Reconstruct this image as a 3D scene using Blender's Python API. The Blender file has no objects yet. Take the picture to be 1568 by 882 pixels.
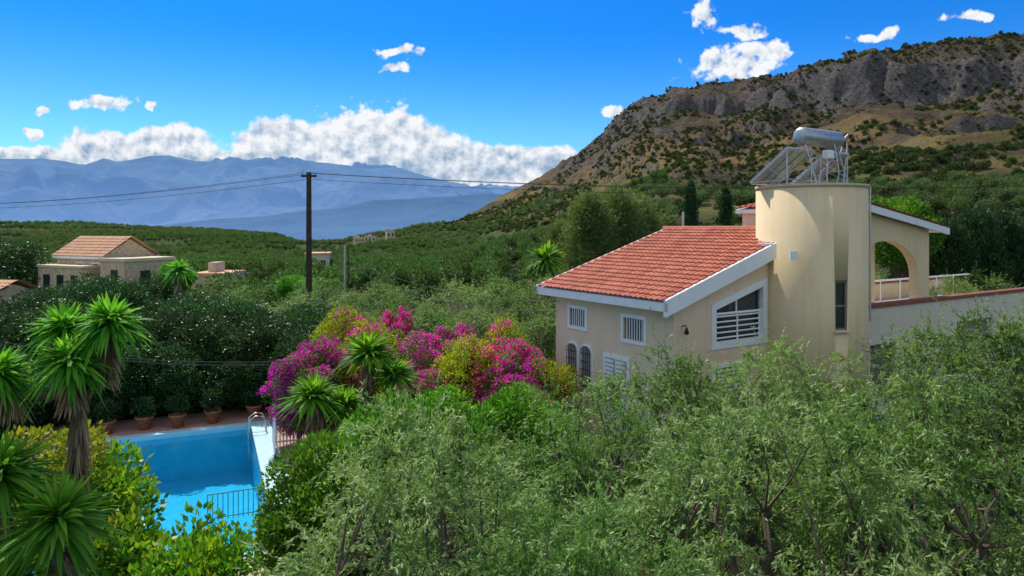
import bpy, bmesh, math, random
import numpy as np
from mathutils import Vector, Matrix
random.seed(3)
scene = bpy.context.scene
COL = scene.collection

# ------------------------------------------------------------------ noise
_tab = np.random.default_rng(11).random((256, 256))
def vnoise(x, y, s=0):
    x = x + s * 17.3; y = y + s * 9.7
    ix = np.floor(x).astype(int); iy = np.floor(y).astype(int)
    fx = x - ix; fy = y - iy
    fx = fx * fx * (3 - 2 * fx); fy = fy * fy * (3 - 2 * fy)
    a = _tab[ix & 255, iy & 255]; b = _tab[(ix + 1) & 255, iy & 255]
    c = _tab[ix & 255, (iy + 1) & 255]; d = _tab[(ix + 1) & 255, (iy + 1) & 255]
    return (a * (1 - fx) + b * fx) * (1 - fy) + (c * (1 - fx) + d * fx) * fy
def fbm(x, y, o=4, s=0):
    v = 0; a = .5; t = 0
    for i in range(o):
        v = v + a * vnoise(x, y, s + i); t += a; a *= .5; x = x * 2.03; y = y * 2.03
    return v / t
def ridged(x, y, o=4, s=0):
    v = 0; a = .5; t = 0
    for i in range(o):
        v = v + a * (1 - np.abs(2 * vnoise(x, y, s + i) - 1)); t += a; a *= .5; x = x * 2.1; y = y * 2.1
    return v / t
def sm(x, a, b):
    t = np.clip((x - a) / (b - a), 0, 1); return t * t * (3 - 2 * t)
def unit(v):
    return v / np.maximum(np.linalg.norm(v, axis=-1, keepdims=True), 1e-9)

# ------------------------------------------------------------------ node helpers
def newmat(name):
    m = bpy.data.materials.new(name); m.use_nodes = True
    nt = m.node_tree; nt.nodes.clear()
    return m, nt, nt.nodes, nt.links
def math_(nt, op, a, b=None, c=None, clamp=False):
    n = nt.nodes.new('ShaderNodeMath'); n.operation = op; n.use_clamp = clamp
    for i, v in enumerate((a, b, c)):
        if v is None: continue
        if isinstance(v, (int, float)): n.inputs[i].default_value = v
        else: nt.links.new(v, n.inputs[i])
    return n.outputs[0]
def mixc(nt, f, a, b, bt='MIX'):
    n = nt.nodes.new('ShaderNodeMix'); n.data_type = 'RGBA'; n.blend_type = bt
    for i, v in ((0, f), (6, a), (7, b)):
        if isinstance(v, (int, float)): n.inputs[i].default_value = v
        elif isinstance(v, tuple): n.inputs[i].default_value = (*v[:3], 1)
        else: nt.links.new(v, n.inputs[i])
    return n.outputs[2]
def noise(nt, vec, scale, detail=4, rough=.55, dist=0):
    n = nt.nodes.new('ShaderNodeTexNoise'); n.inputs['Scale'].default_value = scale
    n.inputs['Detail'].default_value = detail; n.inputs['Roughness'].default_value = rough
    n.inputs['Distortion'].default_value = dist
    if vec is not None: nt.links.new(vec, n.inputs['Vector'])
    return n.outputs['Fac']
def mrange(nt, v, a, b, c=0, d=1, smooth=False):
    n = nt.nodes.new('ShaderNodeMapRange'); n.clamp = True
    if smooth: n.interpolation_type = 'SMOOTHSTEP'
    nt.links.new(v, n.inputs[0])
    for i, x in enumerate((a, b, c, d)): n.inputs[i + 1].default_value = x
    return n.outputs[0]

def pmat(name, c1, c2, scale=4, rough=.8, bump=.0, bscale=40, metal=0, spec=.3, streak=False):
    m, nt, nodes, links = newmat(name)
    tc = nodes.new('ShaderNodeTexCoord').outputs['Object']
    f = mrange(nt, noise(nt, tc, scale, 6), .3, .7)
    col = mixc(nt, f, c1, c2)
    if streak:
        mp = nodes.new('ShaderNodeMapping'); mp.inputs['Scale'].default_value = (6, 6, .35)
        links.new(tc, mp.inputs[0])
        s = mrange(nt, noise(nt, mp.outputs[0], 1.0, 5), .5, .8, 0, .28)
        col = mixc(nt, s, col, tuple(x * .62 for x in c1))
    p = nodes.new('ShaderNodeBsdfPrincipled'); p.inputs['Roughness'].default_value = rough
    p.inputs['Metallic'].default_value = metal; p.inputs['Specular IOR Level'].default_value = spec
    links.new(col, p.inputs['Base Color'])
    if bump > 0:
        b = nodes.new('ShaderNodeBump'); b.inputs['Strength'].default_value = bump
        b.inputs['Distance'].default_value = .02
        links.new(noise(nt, tc, bscale, 5), b.inputs['Height']); links.new(b.outputs[0], p.inputs['Normal'])
    o = nodes.new('ShaderNodeOutputMaterial'); links.new(p.outputs[0], o.inputs[0])
    return m

def leafmat(name, c1, c2, c3, trans=.4, rough=.5, tint=(1.25, 1.3, .6), spec=.3):
    m, nt, nodes, links = newmat(name)
    at = nodes.new('ShaderNodeAttribute'); at.attribute_name = 'rnd'
    r = nodes.new('ShaderNodeValToRGB'); e = r.color_ramp.elements
    e[0].position = .1; e[0].color = (*c1, 1); e[1].position = .9; e[1].color = (*c3, 1)
    x = e.new(.5); x.color = (*c2, 1)
    links.new(at.outputs['Fac'], r.inputs[0])
    oi = nodes.new('ShaderNodeObjectInfo')
    hs = nodes.new('ShaderNodeHueSaturation')
    links.new(math_(nt, 'MULTIPLY_ADD', oi.outputs['Random'], .03, .485), hs.inputs['Hue'])
    links.new(math_(nt, 'MULTIPLY_ADD', oi.outputs['Random'], .45, .8), hs.inputs['Value'])
    links.new(r.outputs[0], hs.inputs['Color'])
    col = hs.outputs[0]
    p = nodes.new('ShaderNodeBsdfPrincipled'); p.inputs['Roughness'].default_value = rough
    p.inputs['Specular IOR Level'].default_value = spec
    links.new(col, p.inputs['Base Color'])
    t = nodes.new('ShaderNodeBsdfTranslucent'); links.new(mixc(nt, 1.0, col, tint, 'MULTIPLY'), t.inputs[0])
    mx = nodes.new('ShaderNodeMixShader'); mx.inputs[0].default_value = trans
    links.new(p.outputs[0], mx.inputs[1]); links.new(t.outputs[0], mx.inputs[2])
    o = nodes.new('ShaderNodeOutputMaterial'); links.new(mx.outputs[0], o.inputs[0])
    return m

# ------------------------------------------------------------------ mesh builder
class MB:
    def __init__(s): s.V = []; s.F = []; s.M = []; s.R = []; s.n = 0
    def add(s, V, F, mat=0, rnd=.5):
        V = np.asarray(V, float); F = np.asarray(F, int)
        s.V.append(V); s.F.append(F + s.n); s.M.append(np.full(len(F), mat))
        s.R.append(np.broadcast_to(np.asarray(rnd, float), (len(V),)).copy()); s.n += len(V)
    def tube(s, pts, rad, k=6, mat=0):
        pts = np.asarray(pts, float); n = len(pts)
        rad = np.broadcast_to(np.asarray(rad, float), (n,))
        T = unit(np.gradient(pts, axis=0))
        ref = np.array([0, 0, 1.]) if abs(T[0, 2]) < .8 else np.array([1., 0, 0])
        A = unit(np.cross(T, ref)); B = np.cross(T, A)
        an = np.arange(k) * 2 * math.pi / k
        V = (pts[:, None] + rad[:, None, None] * (A[:, None] * np.cos(an)[None, :, None] + B[:, None] * np.sin(an)[None, :, None])).reshape(-1, 3)
        F = [(i * k + j, i * k + (j + 1) % k, (i + 1) * k + (j + 1) % k, (i + 1) * k + j) for i in range(n - 1) for j in range(k)]
        s.add(V, F, mat, .5)
    def leaves(s, P, D, L, W, r, mat=0, rnd=None, side=None):
        n = len(P); D = unit(D)
        if side is None: side = np.cross(D, r.normal(size=(n, 3)))
        side = unit(side)
        L = np.broadcast_to(L, (n,))[:, None]; W = np.broadcast_to(W, (n,))[:, None]
        mid = P + D * L * .45
        V = np.stack([P, mid + side * W * .5, P + D * L, mid - side * W * .5], 1).reshape(-1, 3)
        F = np.arange(4 * n).reshape(n, 4)
        if rnd is None: rnd = r.random(n)
        s.add(V, F, mat, np.repeat(rnd, 4))
    def mesh(s, name, mats, smooth=False):
        V = np.concatenate(s.V); F = np.concatenate(s.F); M = np.concatenate(s.M); R = np.concatenate(s.R)
        me = bpy.data.meshes.new(name)
        me.vertices.add(len(V)); me.vertices.foreach_set('co', V.astype(np.float32).ravel())
        me.loops.add(F.size); me.loops.foreach_set('vertex_index', F.astype(np.int32).ravel())
        me.polygons.add(len(F)); me.polygons.foreach_set('loop_start', (np.arange(len(F)) * 4).astype(np.int32))
        me.polygons.foreach_set('material_index', M.astype(np.int32))
        me.polygons.foreach_set('use_smooth', np.full(len(F), smooth))
        me.update(calc_edges=True)
        a = me.attributes.new('rnd', 'FLOAT', 'POINT'); a.data.foreach_set('value', R.astype(np.float32))
        for m in mats: me.materials.append(m)
        return me
    def build(s, name, mats, loc=(0, 0, 0), rz=0, sc=1, smooth=False, parent=None):
        return place(name, s.mesh(name + '_mesh', mats, smooth), loc, rz, sc, parent)
def place(name, me, loc=(0, 0, 0), rz=0, sc=1, parent=None):
    o = bpy.data.objects.new(name, me); COL.objects.link(o)
    o.location = loc; o.rotation_euler = (0, 0, rz)
    o.scale = (sc, sc, sc) if isinstance(sc, (int, float)) else sc
    if parent: o.parent = parent
    return o
def empty(name, loc=(0, 0, 0), rz=0):
    o = bpy.data.objects.new(name, None); COL.objects.link(o); o.location = loc; o.rotation_euler = (0, 0, rz)
    o.empty_display_size = .3
    return o
def extr(name, poly, axis, a0, a1, mat, parent=None, bevel=0):
    bm = bmesh.new()
    def mk(p, a):
        return {'y': (p[0], a, p[1]), 'x': (a, p[0], p[1]), 'z': (p[0], p[1], a)}[axis]
    v0 = [bm.verts.new(mk(p, a0)) for p in poly]; v1 = [bm.verts.new(mk(p, a1)) for p in poly]
    bm.faces.new(v0); bm.faces.new(v1[::-1]); n = len(poly)
    for i in range(n): bm.faces.new((v0[i], v1[i], v1[(i + 1) % n], v0[(i + 1) % n]))
    bmesh.ops.recalc_face_normals(bm, faces=bm.faces)
    if bevel: bmesh.ops.bevel(bm, geom=bm.edges[:], offset=bevel, segments=1, affect='EDGES')
    me = bpy.data.meshes.new(name); bm.to_mesh(me); bm.free()
    if mat: me.materials.append(mat)
    o = bpy.data.objects.new(name, me); COL.objects.link(o)
    if parent: o.parent = parent
    return o
def box(name, x0, x1, y0, y1, z0, z1, mat, parent=None, bevel=0):
    return extr(name, [(x0, y0), (x1, y0), (x1, y1), (x0, y1)], 'z', z0, z1, mat, parent, bevel)
def cut(obj, cutters):
    for c in cutters:
        c.parent = obj.parent
        md = obj.modifiers.new('b', 'BOOLEAN'); md.object = c; md.operation = 'DIFFERENCE'; md.solver = 'EXACT'
    bpy.context.view_layer.update()
    dg = bpy.context.evaluated_depsgraph_get()
    me = bpy.data.meshes.new_from_object(obj.evaluated_get(dg))
    obj.modifiers.clear(); obj.data = me
    for c in cutters: bpy.data.objects.remove(c)
def bar(name, p, q, r, mat, parent=None, k=8):
    mb = MB(); mb.tube([p, q], r, k); return mb.build(name, [mat], parent=parent, smooth=True)
def lathe(name, prof, mat, loc=(0, 0, 0), parent=None, k=24):
    mb = MB(); an = np.arange(k) * 2 * math.pi / k; V = []
    for r_, z in prof: V += [(r_ * math.cos(a), r_ * math.sin(a), z) for a in an]
    F = [(i * k + j, i * k + (j + 1) % k, (i + 1) * k + (j + 1) % k, (i + 1) * k + j) for i in range(len(prof) - 1) for j in range(k)]
    mb.add(V, F); return mb.build(name, [mat], loc, parent=parent, smooth=True)

# ------------------------------------------------------------------ WORLD
SUN_EL = math.radians(51); SUN_AZ = math.radians(-30)
w = bpy.data.worlds.new('World'); scene.world = w; w.use_nodes = True
try: w.cycles.sampling_method = 'NONE'
except Exception: pass
nt = w.node_tree; nt.nodes.clear(); nodes = nt.nodes; links = nt.links
sky = nodes.new('ShaderNodeTexSky'); sky.sky_type = 'NISHITA'; sky.sun_disc = False
sky.sun_elevation = SUN_EL; sky.sun_rotation = SUN_AZ; sky.altitude = 100
sky.air_density = 1.0; sky.dust_density = .3; sky.ozone_density = 3.0
gen = nodes.new('ShaderNodeTexCoord').outputs['Generated']
sp = nodes.new('ShaderNodeSeparateXYZ'); links.new(gen, sp.inputs[0])
yy = math_(nt, 'MAXIMUM', sp.outputs[1], .03)
A = math_(nt, 'DIVIDE', sp.outputs[0], yy); E = math_(nt, 'DIVIDE', sp.outputs[2], yy)
cb = nodes.new('ShaderNodeCombineXYZ'); links.new(A, cb.inputs[0]); links.new(E, cb.inputs[1])
# clouds: (tan bearing, tan elevation, half width, half height)
CL = [(-.205, .128, .090, .056), (-.185, .152, .042, .028), (-.33, .122, .075, .040), (-.50, .113, .075, .040), (-.60, .108, .07, .036),
      (-.71, .102, .07, .020), (-.11, .112, .065, .036), (-.03, .092, .080, .036), (.045, .100, .052, .026), (-.165, .082, .16, .036), (-.45, .090, .20, .028),
      (-.607, .182, .046, .013), (-.69, .178, .016, .006), (-.695, .143, .022, .010), (-.523, .18, .014, .007),
      (-.165, .258, .034, .009), (-.18, .236, .020, .007), (.325, .237, .078, .024), (.365, .262, .048, .020),
      (.34, .290, .036, .012), (.28, .314, .024, .022), (.54, .282, .042, .010), (.67, .31, .042, .009), (.155, .17, .022, .011)]
def vm(op, a, b):
    n = nodes.new('ShaderNodeVectorMath'); n.operation = op
    for i, v in enumerate((a, b)):
        if v is None: continue
        if isinstance(v, tuple): n.inputs[i].default_value = v
        else: links.new(v, n.inputs[i])
    return n.outputs['Value'] if op == 'LENGTH' else n.outputs[0]
V0 = cb.outputs[0]
nz = nodes.new('ShaderNodeTexNoise'); nz.inputs['Scale'].default_value = 24; nz.inputs['Detail'].default_value = 3
links.new(V0, nz.inputs['Vector'])
VW = vm('ADD', V0, vm('MULTIPLY', vm('SUBTRACT', nz.outputs['Color'], (.5, .5, .5)), (.055, .036, 0)))
acc = None
for (a, e, ra, re) in CL:
    l = vm('LENGTH', vm('MULTIPLY', vm('SUBTRACT', VW, (a, e, 0)), (1 / ra, 1 / re, 0)), None)
    acc = l if acc is None else math_(nt, 'SMOOTH_MIN', acc, l, .2)
big = mrange(nt, E, .172, .155, 0, 1)      # the low bank is dense, the high clouds are ragged
n2 = noise(nt, V0, 40, 9, .58)
n3 = noise(nt, vm('ADD', V0, (-.005, .012, 0)), 40, 4, .58)
d1 = math_(nt, 'SUBTRACT', math_(nt, 'MULTIPLY_ADD', big, .12, 1.0), acc)
D0 = math_(nt, 'MULTIPLY_ADD', math_(nt, 'SUBTRACT', n2, .5), math_(nt, 'MULTIPLY_ADD', big, -1.3, 2.5), math_(nt, 'MULTIPLY', d1, math_(nt, 'MULTIPLY_ADD', big, .9, 1.0)))
alpha = mrange(nt, D0, .0, .45, smooth=True)
alpha = math_(nt, 'MULTIPLY', alpha, mrange(nt, sp.outputs[1], .2, .4))
sh = math_(nt, 'MULTIPLY_ADD', math_(nt, 'SUBTRACT', n2, n3), 2.6, .88)
sh = math_(nt, 'SUBTRACT', sh, math_(nt, 'MULTIPLY', mrange(nt, E, .155, .085), mrange(nt, d1, .10, .75, 0, .58)), clamp=True)
ccol = mixc(nt, sh, (.27, .41, .60), (.93, .95, .98))  # sunward sides light, undersides grey: shading painted into the cloud colour
# broken cloud added out of view behind the viewpoint, as fill on shaded walls
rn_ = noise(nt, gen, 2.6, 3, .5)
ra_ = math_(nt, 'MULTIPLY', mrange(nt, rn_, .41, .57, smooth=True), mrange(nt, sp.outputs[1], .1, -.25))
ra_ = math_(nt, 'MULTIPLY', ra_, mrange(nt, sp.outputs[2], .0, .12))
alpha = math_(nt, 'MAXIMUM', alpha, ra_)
tint2 = mixc(nt, mrange(nt, sp.outputs[2], .04, .29, smooth=True), (.38, .76, 1.05), (.05, .46, 1.0))
upper = mrange(nt, sp.outputs[2], .40, .62, smooth=True)
tint3 = mixc(nt, upper, tint2, (1.1, 1.08, 1.0))
scol = mixc(nt, 1.0, sky.outputs[0], tint3, 'MULTIPLY')
bg = nodes.new('ShaderNodeBackground'); bg.inputs[1].default_value = .15; links.new(scol, bg.inputs[0])
bgc = nodes.new('ShaderNodeBackground'); bgc.inputs[1].default_value = 1.0; links.new(ccol, bgc.inputs[0])
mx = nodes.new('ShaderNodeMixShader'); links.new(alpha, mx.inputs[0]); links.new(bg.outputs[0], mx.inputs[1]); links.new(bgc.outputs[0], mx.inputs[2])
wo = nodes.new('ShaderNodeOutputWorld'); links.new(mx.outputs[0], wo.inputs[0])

sl = bpy.data.lights.new('sun', 'SUN'); sl.energy = 5.0; sl.angle = math.radians(.5); sl.color = (1, .93, .82)
so = bpy.data.objects.new('sun', sl); COL.objects.link(so)
sd = Vector((math.sin(SUN_AZ) * math.cos(SUN_EL), math.cos(SUN_AZ) * math.cos(SUN_EL), math.sin(SUN_EL)))
so.rotation_euler = sd.to_track_quat('Z', 'Y').to_euler(); so.location = (0, 0, 60)

# ------------------------------------------------------------------ TERRAIN
TAB = [(-3, 0, 700), (-.75, .0048, 700), (-.635, .0057, 700), (-.53, .0, 700), (-.434, -.004, 650), (-.348, -.0115, 600), (-.31, -.024, 500),
       (-.253, -.024, 500), (-.195, -.0115, 500), (-.138, .0, 550), (-.08, .0096, 650), (-.047, .0287, 750), (.006, .0574, 800), (.063, .0842, 780),
       (.111, .1196, 740), (.149, .153, 700), (.192, .187, 680), (.216, .201, 660), (.2545, .2124, 640), (.312, .2153, 620), (.36, .218, 610),
       (.417, .2316, 600), (.484, .2536, 580), (.5225, .266, 570), (.5895, .27, 560), (.637, .2775, 550), (.75, .287, 540), (.972, .292, 540), (1.55, .28, 540), (3, .2, 540)]
TAB = np.array(TAB)
PA = math.radians(24); PC = np.array([-10.6, 27.7])      # pool far right corner
pg = np.array([math.cos(PA), math.sin(PA)]); pe = np.array([-math.sin(PA), math.cos(PA)])
def hfun(x, y):
    d = np.hypot(x, y); b = np.arctan2(x, y); bc = np.clip(b, -1.2, 1.2); tb = np.tan(bc)
    te = np.interp(tb, TAB[:, 0], TAB[:, 1]); R = np.interp(tb, TAB[:, 0], TAB[:, 2])
    ridge = 8 + te * np.cos(bc) * R
    base = -sm(d, 60, 420) * 12
    t = np.clip((d - 80) / (R - 80), 0, 1); p = t ** 1.45
    h = base * (1 - p) + ridge * p
    m = np.clip((ridge - 12) / 70, 0, 1)
    w1 = 4 * t * (1 - t)
    wx = x + 50 * (fbm(x / 90, y / 90, 3, 5) - .5); wy = y + 50 * (fbm(x / 90, y / 90, 3, 8) - .5)
    h = h - (1 - ridged(wx / 110, wy / 110, 4, 2)) * 38 * m * w1 ** .7 * sm(t, .05, .5) + 10 * m * w1
    h = h + (fbm(wx / 30, wy / 30, 4, 3) - .5) * 15 * m * sm(t, .15, .8)
    h = h + (ridged(wx / 11, wy / 11, 4, 4) - .5) * 5.5 * m * sm(t, .25, .85)
    cm = sm(fbm(x / 60, y / 60, 3, 12), .46, .62) * m * sm(t, .55, .72)
    q = h / 17 + fbm(x / 30, y / 30, 4, 15) * 3.5; fr = q - np.floor(q)
    h = h + cm * 17 * (sm(fr, .5, .85) - fr) * .7
    # limestone crag along the crest
    tn = t + .10 * (fbm(x / 38, y / 38, 4, 22) - .5) * (1 - sm(t, .93, 1))
    cl = sm(tn, .84, .885); cmask = sm(fbm(x / 120, y / 120, 2, 27), .35, .5)
    h = h + ridge * .17 * (cl - np.clip((t - .5) / .5, 0, 1)) * m * sm(t, .5, .7) * cmask
    h = h + (fbm(x / 70, y / 70, 3, 9) - .5) * 5 * (1 - m) * sm(d, 120, 300) * (1 - sm(d, 450, 700) * .6)
    f = sm(d, R, R * 1.9)
    h = h * (1 - f) + (-34) * f
    h = h - sm(d, 1500, 6000) * 40
    front = sm(np.cos(b), -.3, .25)
    h = h * front - (1 - front) * 2 * sm(d, 100, 1000)
    lx = (x - PC[0]) * pg[0] + (y - PC[1]) * pg[1]; ly = (x - PC[0]) * pe[0] + (y - PC[1]) * pe[1]
    inside = (lx > -6.9) & (lx < .7) & (ly > -12.4) & (ly < .7)
    h = np.where(inside, -3.2, h - .12 * (1 - sm(d, 60, 120)))
    return h
az = np.concatenate([np.radians(np.arange(-62, 62, .13)), np.radians(np.arange(62, 298, 4.0))])
rings = np.concatenate([np.linspace(1.5, 60, 70), np.linspace(61, 250, 85)[1:], np.linspace(251, 820, 260)[1:], np.geomspace(825, 3000, 40)[1:], np.geomspace(3050, 30000, 24)])
AZ, RG = np.meshgrid(az, rings)
X = RG * np.sin(AZ); Y = RG * np.cos(AZ); Z = hfun(X, Y)
na = len(az); nr = len(rings)
V = np.stack([X, Y, Z], -1).reshape(-1, 3)
i, j = np.meshgrid(np.arange(nr - 1), np.arange(na), indexing='ij'); j2 = (j + 1) % na
F = np.stack([i * na + j, i * na + j2, (i + 1) * na + j2, (i + 1) * na + j], -1).reshape(-1, 4)[:, ::-1]

m, nt, nodes, links = newmat('ground_mat')
geo = nodes.new('ShaderNodeNewGeometry'); pos = geo.outputs['Position']
sx = nodes.new('ShaderNodeSeparateXYZ'); links.new(geo.outputs['Normal'], sx.inputs[0])
sz = nodes.new('ShaderNodeSeparateXYZ'); links.new(pos, sz.inputs[0])
nA = noise(nt, pos, .02, 6); nB = noise(nt, pos, .16, 6, .65); nC = noise(nt, pos, 1.4, 5, .65)
earth = mixc(nt, mrange(nt, nB, .35, .68), (.058, .040, .036), (.118, .080, .058))
gold = math_(nt, 'MULTIPLY', mrange(nt, nA, .40, .54), mrange(nt, sz.outputs[2], 85, 40))
gold = math_(nt, 'MULTIPLY', gold, mrange(nt, sz.outputs[2], 4, 14))
earth = mixc(nt, gold, earth, (.25, .16, .07))
green = mixc(nt, mrange(nt, nC, .3, .7), (.04, .075, .02), (.10, .14, .035))
alt = mrange(nt, sz.outputs[2], 4, 50)
gm = math_(nt, 'MULTIPLY', mrange(nt, nB, .38, .56), math_(nt, 'SUBTRACT', 1.0, math_(nt, 'MULTIPLY', alt, .82)))
col = mixc(nt, gm, earth, green)
vor = nodes.new('ShaderNodeTexVoronoi'); vor.inputs['Scale'].default_value = .33; links.new(pos, vor.inputs['Vector'])
vs = math_(nt, 'ADD', vor.outputs['Distance'], math_(nt, 'MULTIPLY_ADD', nC, .5, math_(nt, 'MULTIPLY', nB, .9)))
col = mixc(nt, mrange(nt, vs, .84, .97, .8, 0), col, (.030, .032, .016))
rk = mrange(nt, sx.outputs[2], .82, .64)
rk = math_(nt, 'MULTIPLY', rk, mrange(nt, sz.outputs[2], 20, 50))
rock = mixc(nt, mrange(nt, noise(nt, pos, .5, 8, .7), .35, .65), (.050, .046, .048), (.19, .17, .165))
col = mixc(nt, math_(nt, 'MULTIPLY', rk, .85), col, rock)
pr = nodes.new('ShaderNodeBsdfPrincipled'); pr.inputs['Roughness'].default_value = .95; pr.inputs['Specular IOR Level'].default_value = .05
links.new(col, pr.inputs['Base Color'])
bp = nodes.new('ShaderNodeBump'); bp.inputs['Strength'].default_value = 1.0; bp.inputs['Distance'].default_value = 1.9
links.new(noise(nt, pos, .45, 8, .7), bp.inputs['Height']); links.new(bp.outputs[0], pr.inputs['Normal'])
o = nodes.new('ShaderNodeOutputMaterial'); links.new(pr.outputs[0], o.inputs[0])
mb = MB(); mb.add(V, F); mb.build('ground', [m], smooth=True)

# ------------------------------------------------------------------ far mountains
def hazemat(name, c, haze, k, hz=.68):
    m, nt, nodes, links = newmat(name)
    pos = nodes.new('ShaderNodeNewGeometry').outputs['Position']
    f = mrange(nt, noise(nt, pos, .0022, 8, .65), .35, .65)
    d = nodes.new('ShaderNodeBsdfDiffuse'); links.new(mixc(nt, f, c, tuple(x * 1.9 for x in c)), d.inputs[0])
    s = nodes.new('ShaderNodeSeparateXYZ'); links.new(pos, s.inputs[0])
    e = nodes.new('ShaderNodeEmission')  # aerial haze painted in as blue emission, paler toward the foot
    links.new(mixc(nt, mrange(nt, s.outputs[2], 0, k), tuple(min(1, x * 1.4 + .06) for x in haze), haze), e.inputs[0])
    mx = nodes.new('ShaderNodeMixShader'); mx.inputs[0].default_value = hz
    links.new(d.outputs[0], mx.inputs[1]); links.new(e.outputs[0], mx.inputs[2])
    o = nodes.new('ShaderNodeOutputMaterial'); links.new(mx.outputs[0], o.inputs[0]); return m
def mountains(name, tab, dist, mat, amp, seed, run=.35):
    tab = np.array(tab); b = np.linspace(-1.15, 1.0, 900); s = np.linspace(0, 1, 90)
    B, S = np.meshgrid(b, s); te = np.interp(np.tan(B), tab[:, 0], tab[:, 1])
    d = dist * (1 - run * S); x = d * np.sin(B); y = d * np.cos(B)
    R = (8 + te * np.cos(B) * dist); sc = dist / 14
    rg = ridged(x / (sc * 1.5) + 1.2 * fbm(x / sc, y / sc, 2, 3), y / (sc * 2.4), 6, seed)
    h = R * (1 - S) ** 1.1 + (rg - .55) * amp * (.10 + 1.2 * S * (1 - S) * 2.6) * np.clip(R / 300, .1, 1.5) - 90 * S
    mb = MB(); i, j = np.meshgrid(np.arange(89), np.arange(899), indexing='ij')
    mb.add(np.stack([x, y, h], -1).reshape(-1, 3), np.stack([i * 900 + j, (i + 1) * 900 + j, (i + 1) * 900 + j + 1, i * 900 + j + 1], -1).reshape(-1, 4))
    mb.build(name, [mat], smooth=True)
far = [(-3, .09), (-.9, .095), (-.75, .1024), (-.693, .1024), (-.655, .096), (-.626, .091), (-.60, .1024), (-.578, .098), (-.53, .107), (-.50, .108), (-.463, .098), (-.425, .096),
       (-.372, .105), (-.339, .1), (-.27, .096), (-.214, .088), (-.157, .083), (-.1, .072), (-.052, .057), (-.013, .05), (.063, .028), (.2, 0), (2, 0)]
mid = [(-3, .07), (-.75, .086), (-.70, .080), (-.63, .069), (-.56, .074), (-.50, .068), (-.43, .058), (-.36, .06), (-.30, .052), (-.25, .056), (-.19, .066), (-.14, .062), (-.08, .056), (-.03, .05), (.0, .04), (.05, .02), (.2, 0), (2, 0)]
foot = [(-3, -.01), (-.6, -.004), (-.5, .006), (-.434, .014), (-.367, .018), (-.3, .026), (-.253, .030), (-.205, .041), (-.138, .043), (-.08, .047), (-.035, .051), (.006, .048), (.04, .03), (.08, .01), (.2, -.01), (2, -.01)]
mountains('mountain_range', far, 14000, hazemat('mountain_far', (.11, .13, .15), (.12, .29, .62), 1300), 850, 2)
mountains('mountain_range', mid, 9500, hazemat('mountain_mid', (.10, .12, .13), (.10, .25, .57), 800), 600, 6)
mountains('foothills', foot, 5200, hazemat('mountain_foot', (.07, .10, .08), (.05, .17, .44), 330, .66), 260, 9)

# ------------------------------------------------------------------ plant materials
bark = pmat('bark', (.08, .062, .045), (.18, .145, .11), 6, .9, .8, 30)
olive_m = leafmat('olive_leaf', (.045, .105, .020), (.13, .225, .052), (.34, .42, .17), .36, .5, (1.2, 1.35, .55))
olive_l = leafmat('olive_leaf_light', (.07, .135, .03), (.18, .27, .08), (.42, .47, .23), .36, .5, (1.2, 1.3, .6))
orch_m = leafmat('orchard_leaf', (.030, .080, .018), (.068, .145, .030), (.13, .21, .06), .35, .6)
dark_m = leafmat('dark_leaf', (.012, .040, .013), (.028, .08, .021), (.06, .13, .035), .28, .45)
bright_m = leafmat('bright_leaf', (.04, .14, .012), (.085, .24, .022), (.18, .36, .03), .45, .45)
ylw_m = leafmat('yellow_leaf', (.14, .21, .018), (.27, .31, .02), (.48, .44, .03), .45, .5)
yuc_m = leafmat('yucca_leaf', (.04, .18, .016), (.10, .33, .03), (.24, .50, .05), .45, .6, spec=.15)
dead_m = leafmat('dry_leaf', (.16, .11, .065), (.27, .20, .12), (.40, .31, .20), .2, .8, (1, 1, 1))
boug_m = leafmat('bougainvillea_bract', (.60, .006, .28), (.84, .015, .46), (.95, .06, .62), .5, .7, (1.1, 1, 1.1), .1)
con_m = leafmat('conifer_leaf', (.014, .042, .016), (.03, .075, .026), (.06, .11, .035), .2, .6)
shrub_m = leafmat('shrub_leaf', (.026, .045, .016), (.05, .08, .024), (.09, .12, .038), .25, .7)
white_fl = leafmat('blossom', (.4, .45, .3), (.5, .55, .4), (.6, .6, .5), .3, .6, (1, 1, 1))

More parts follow.
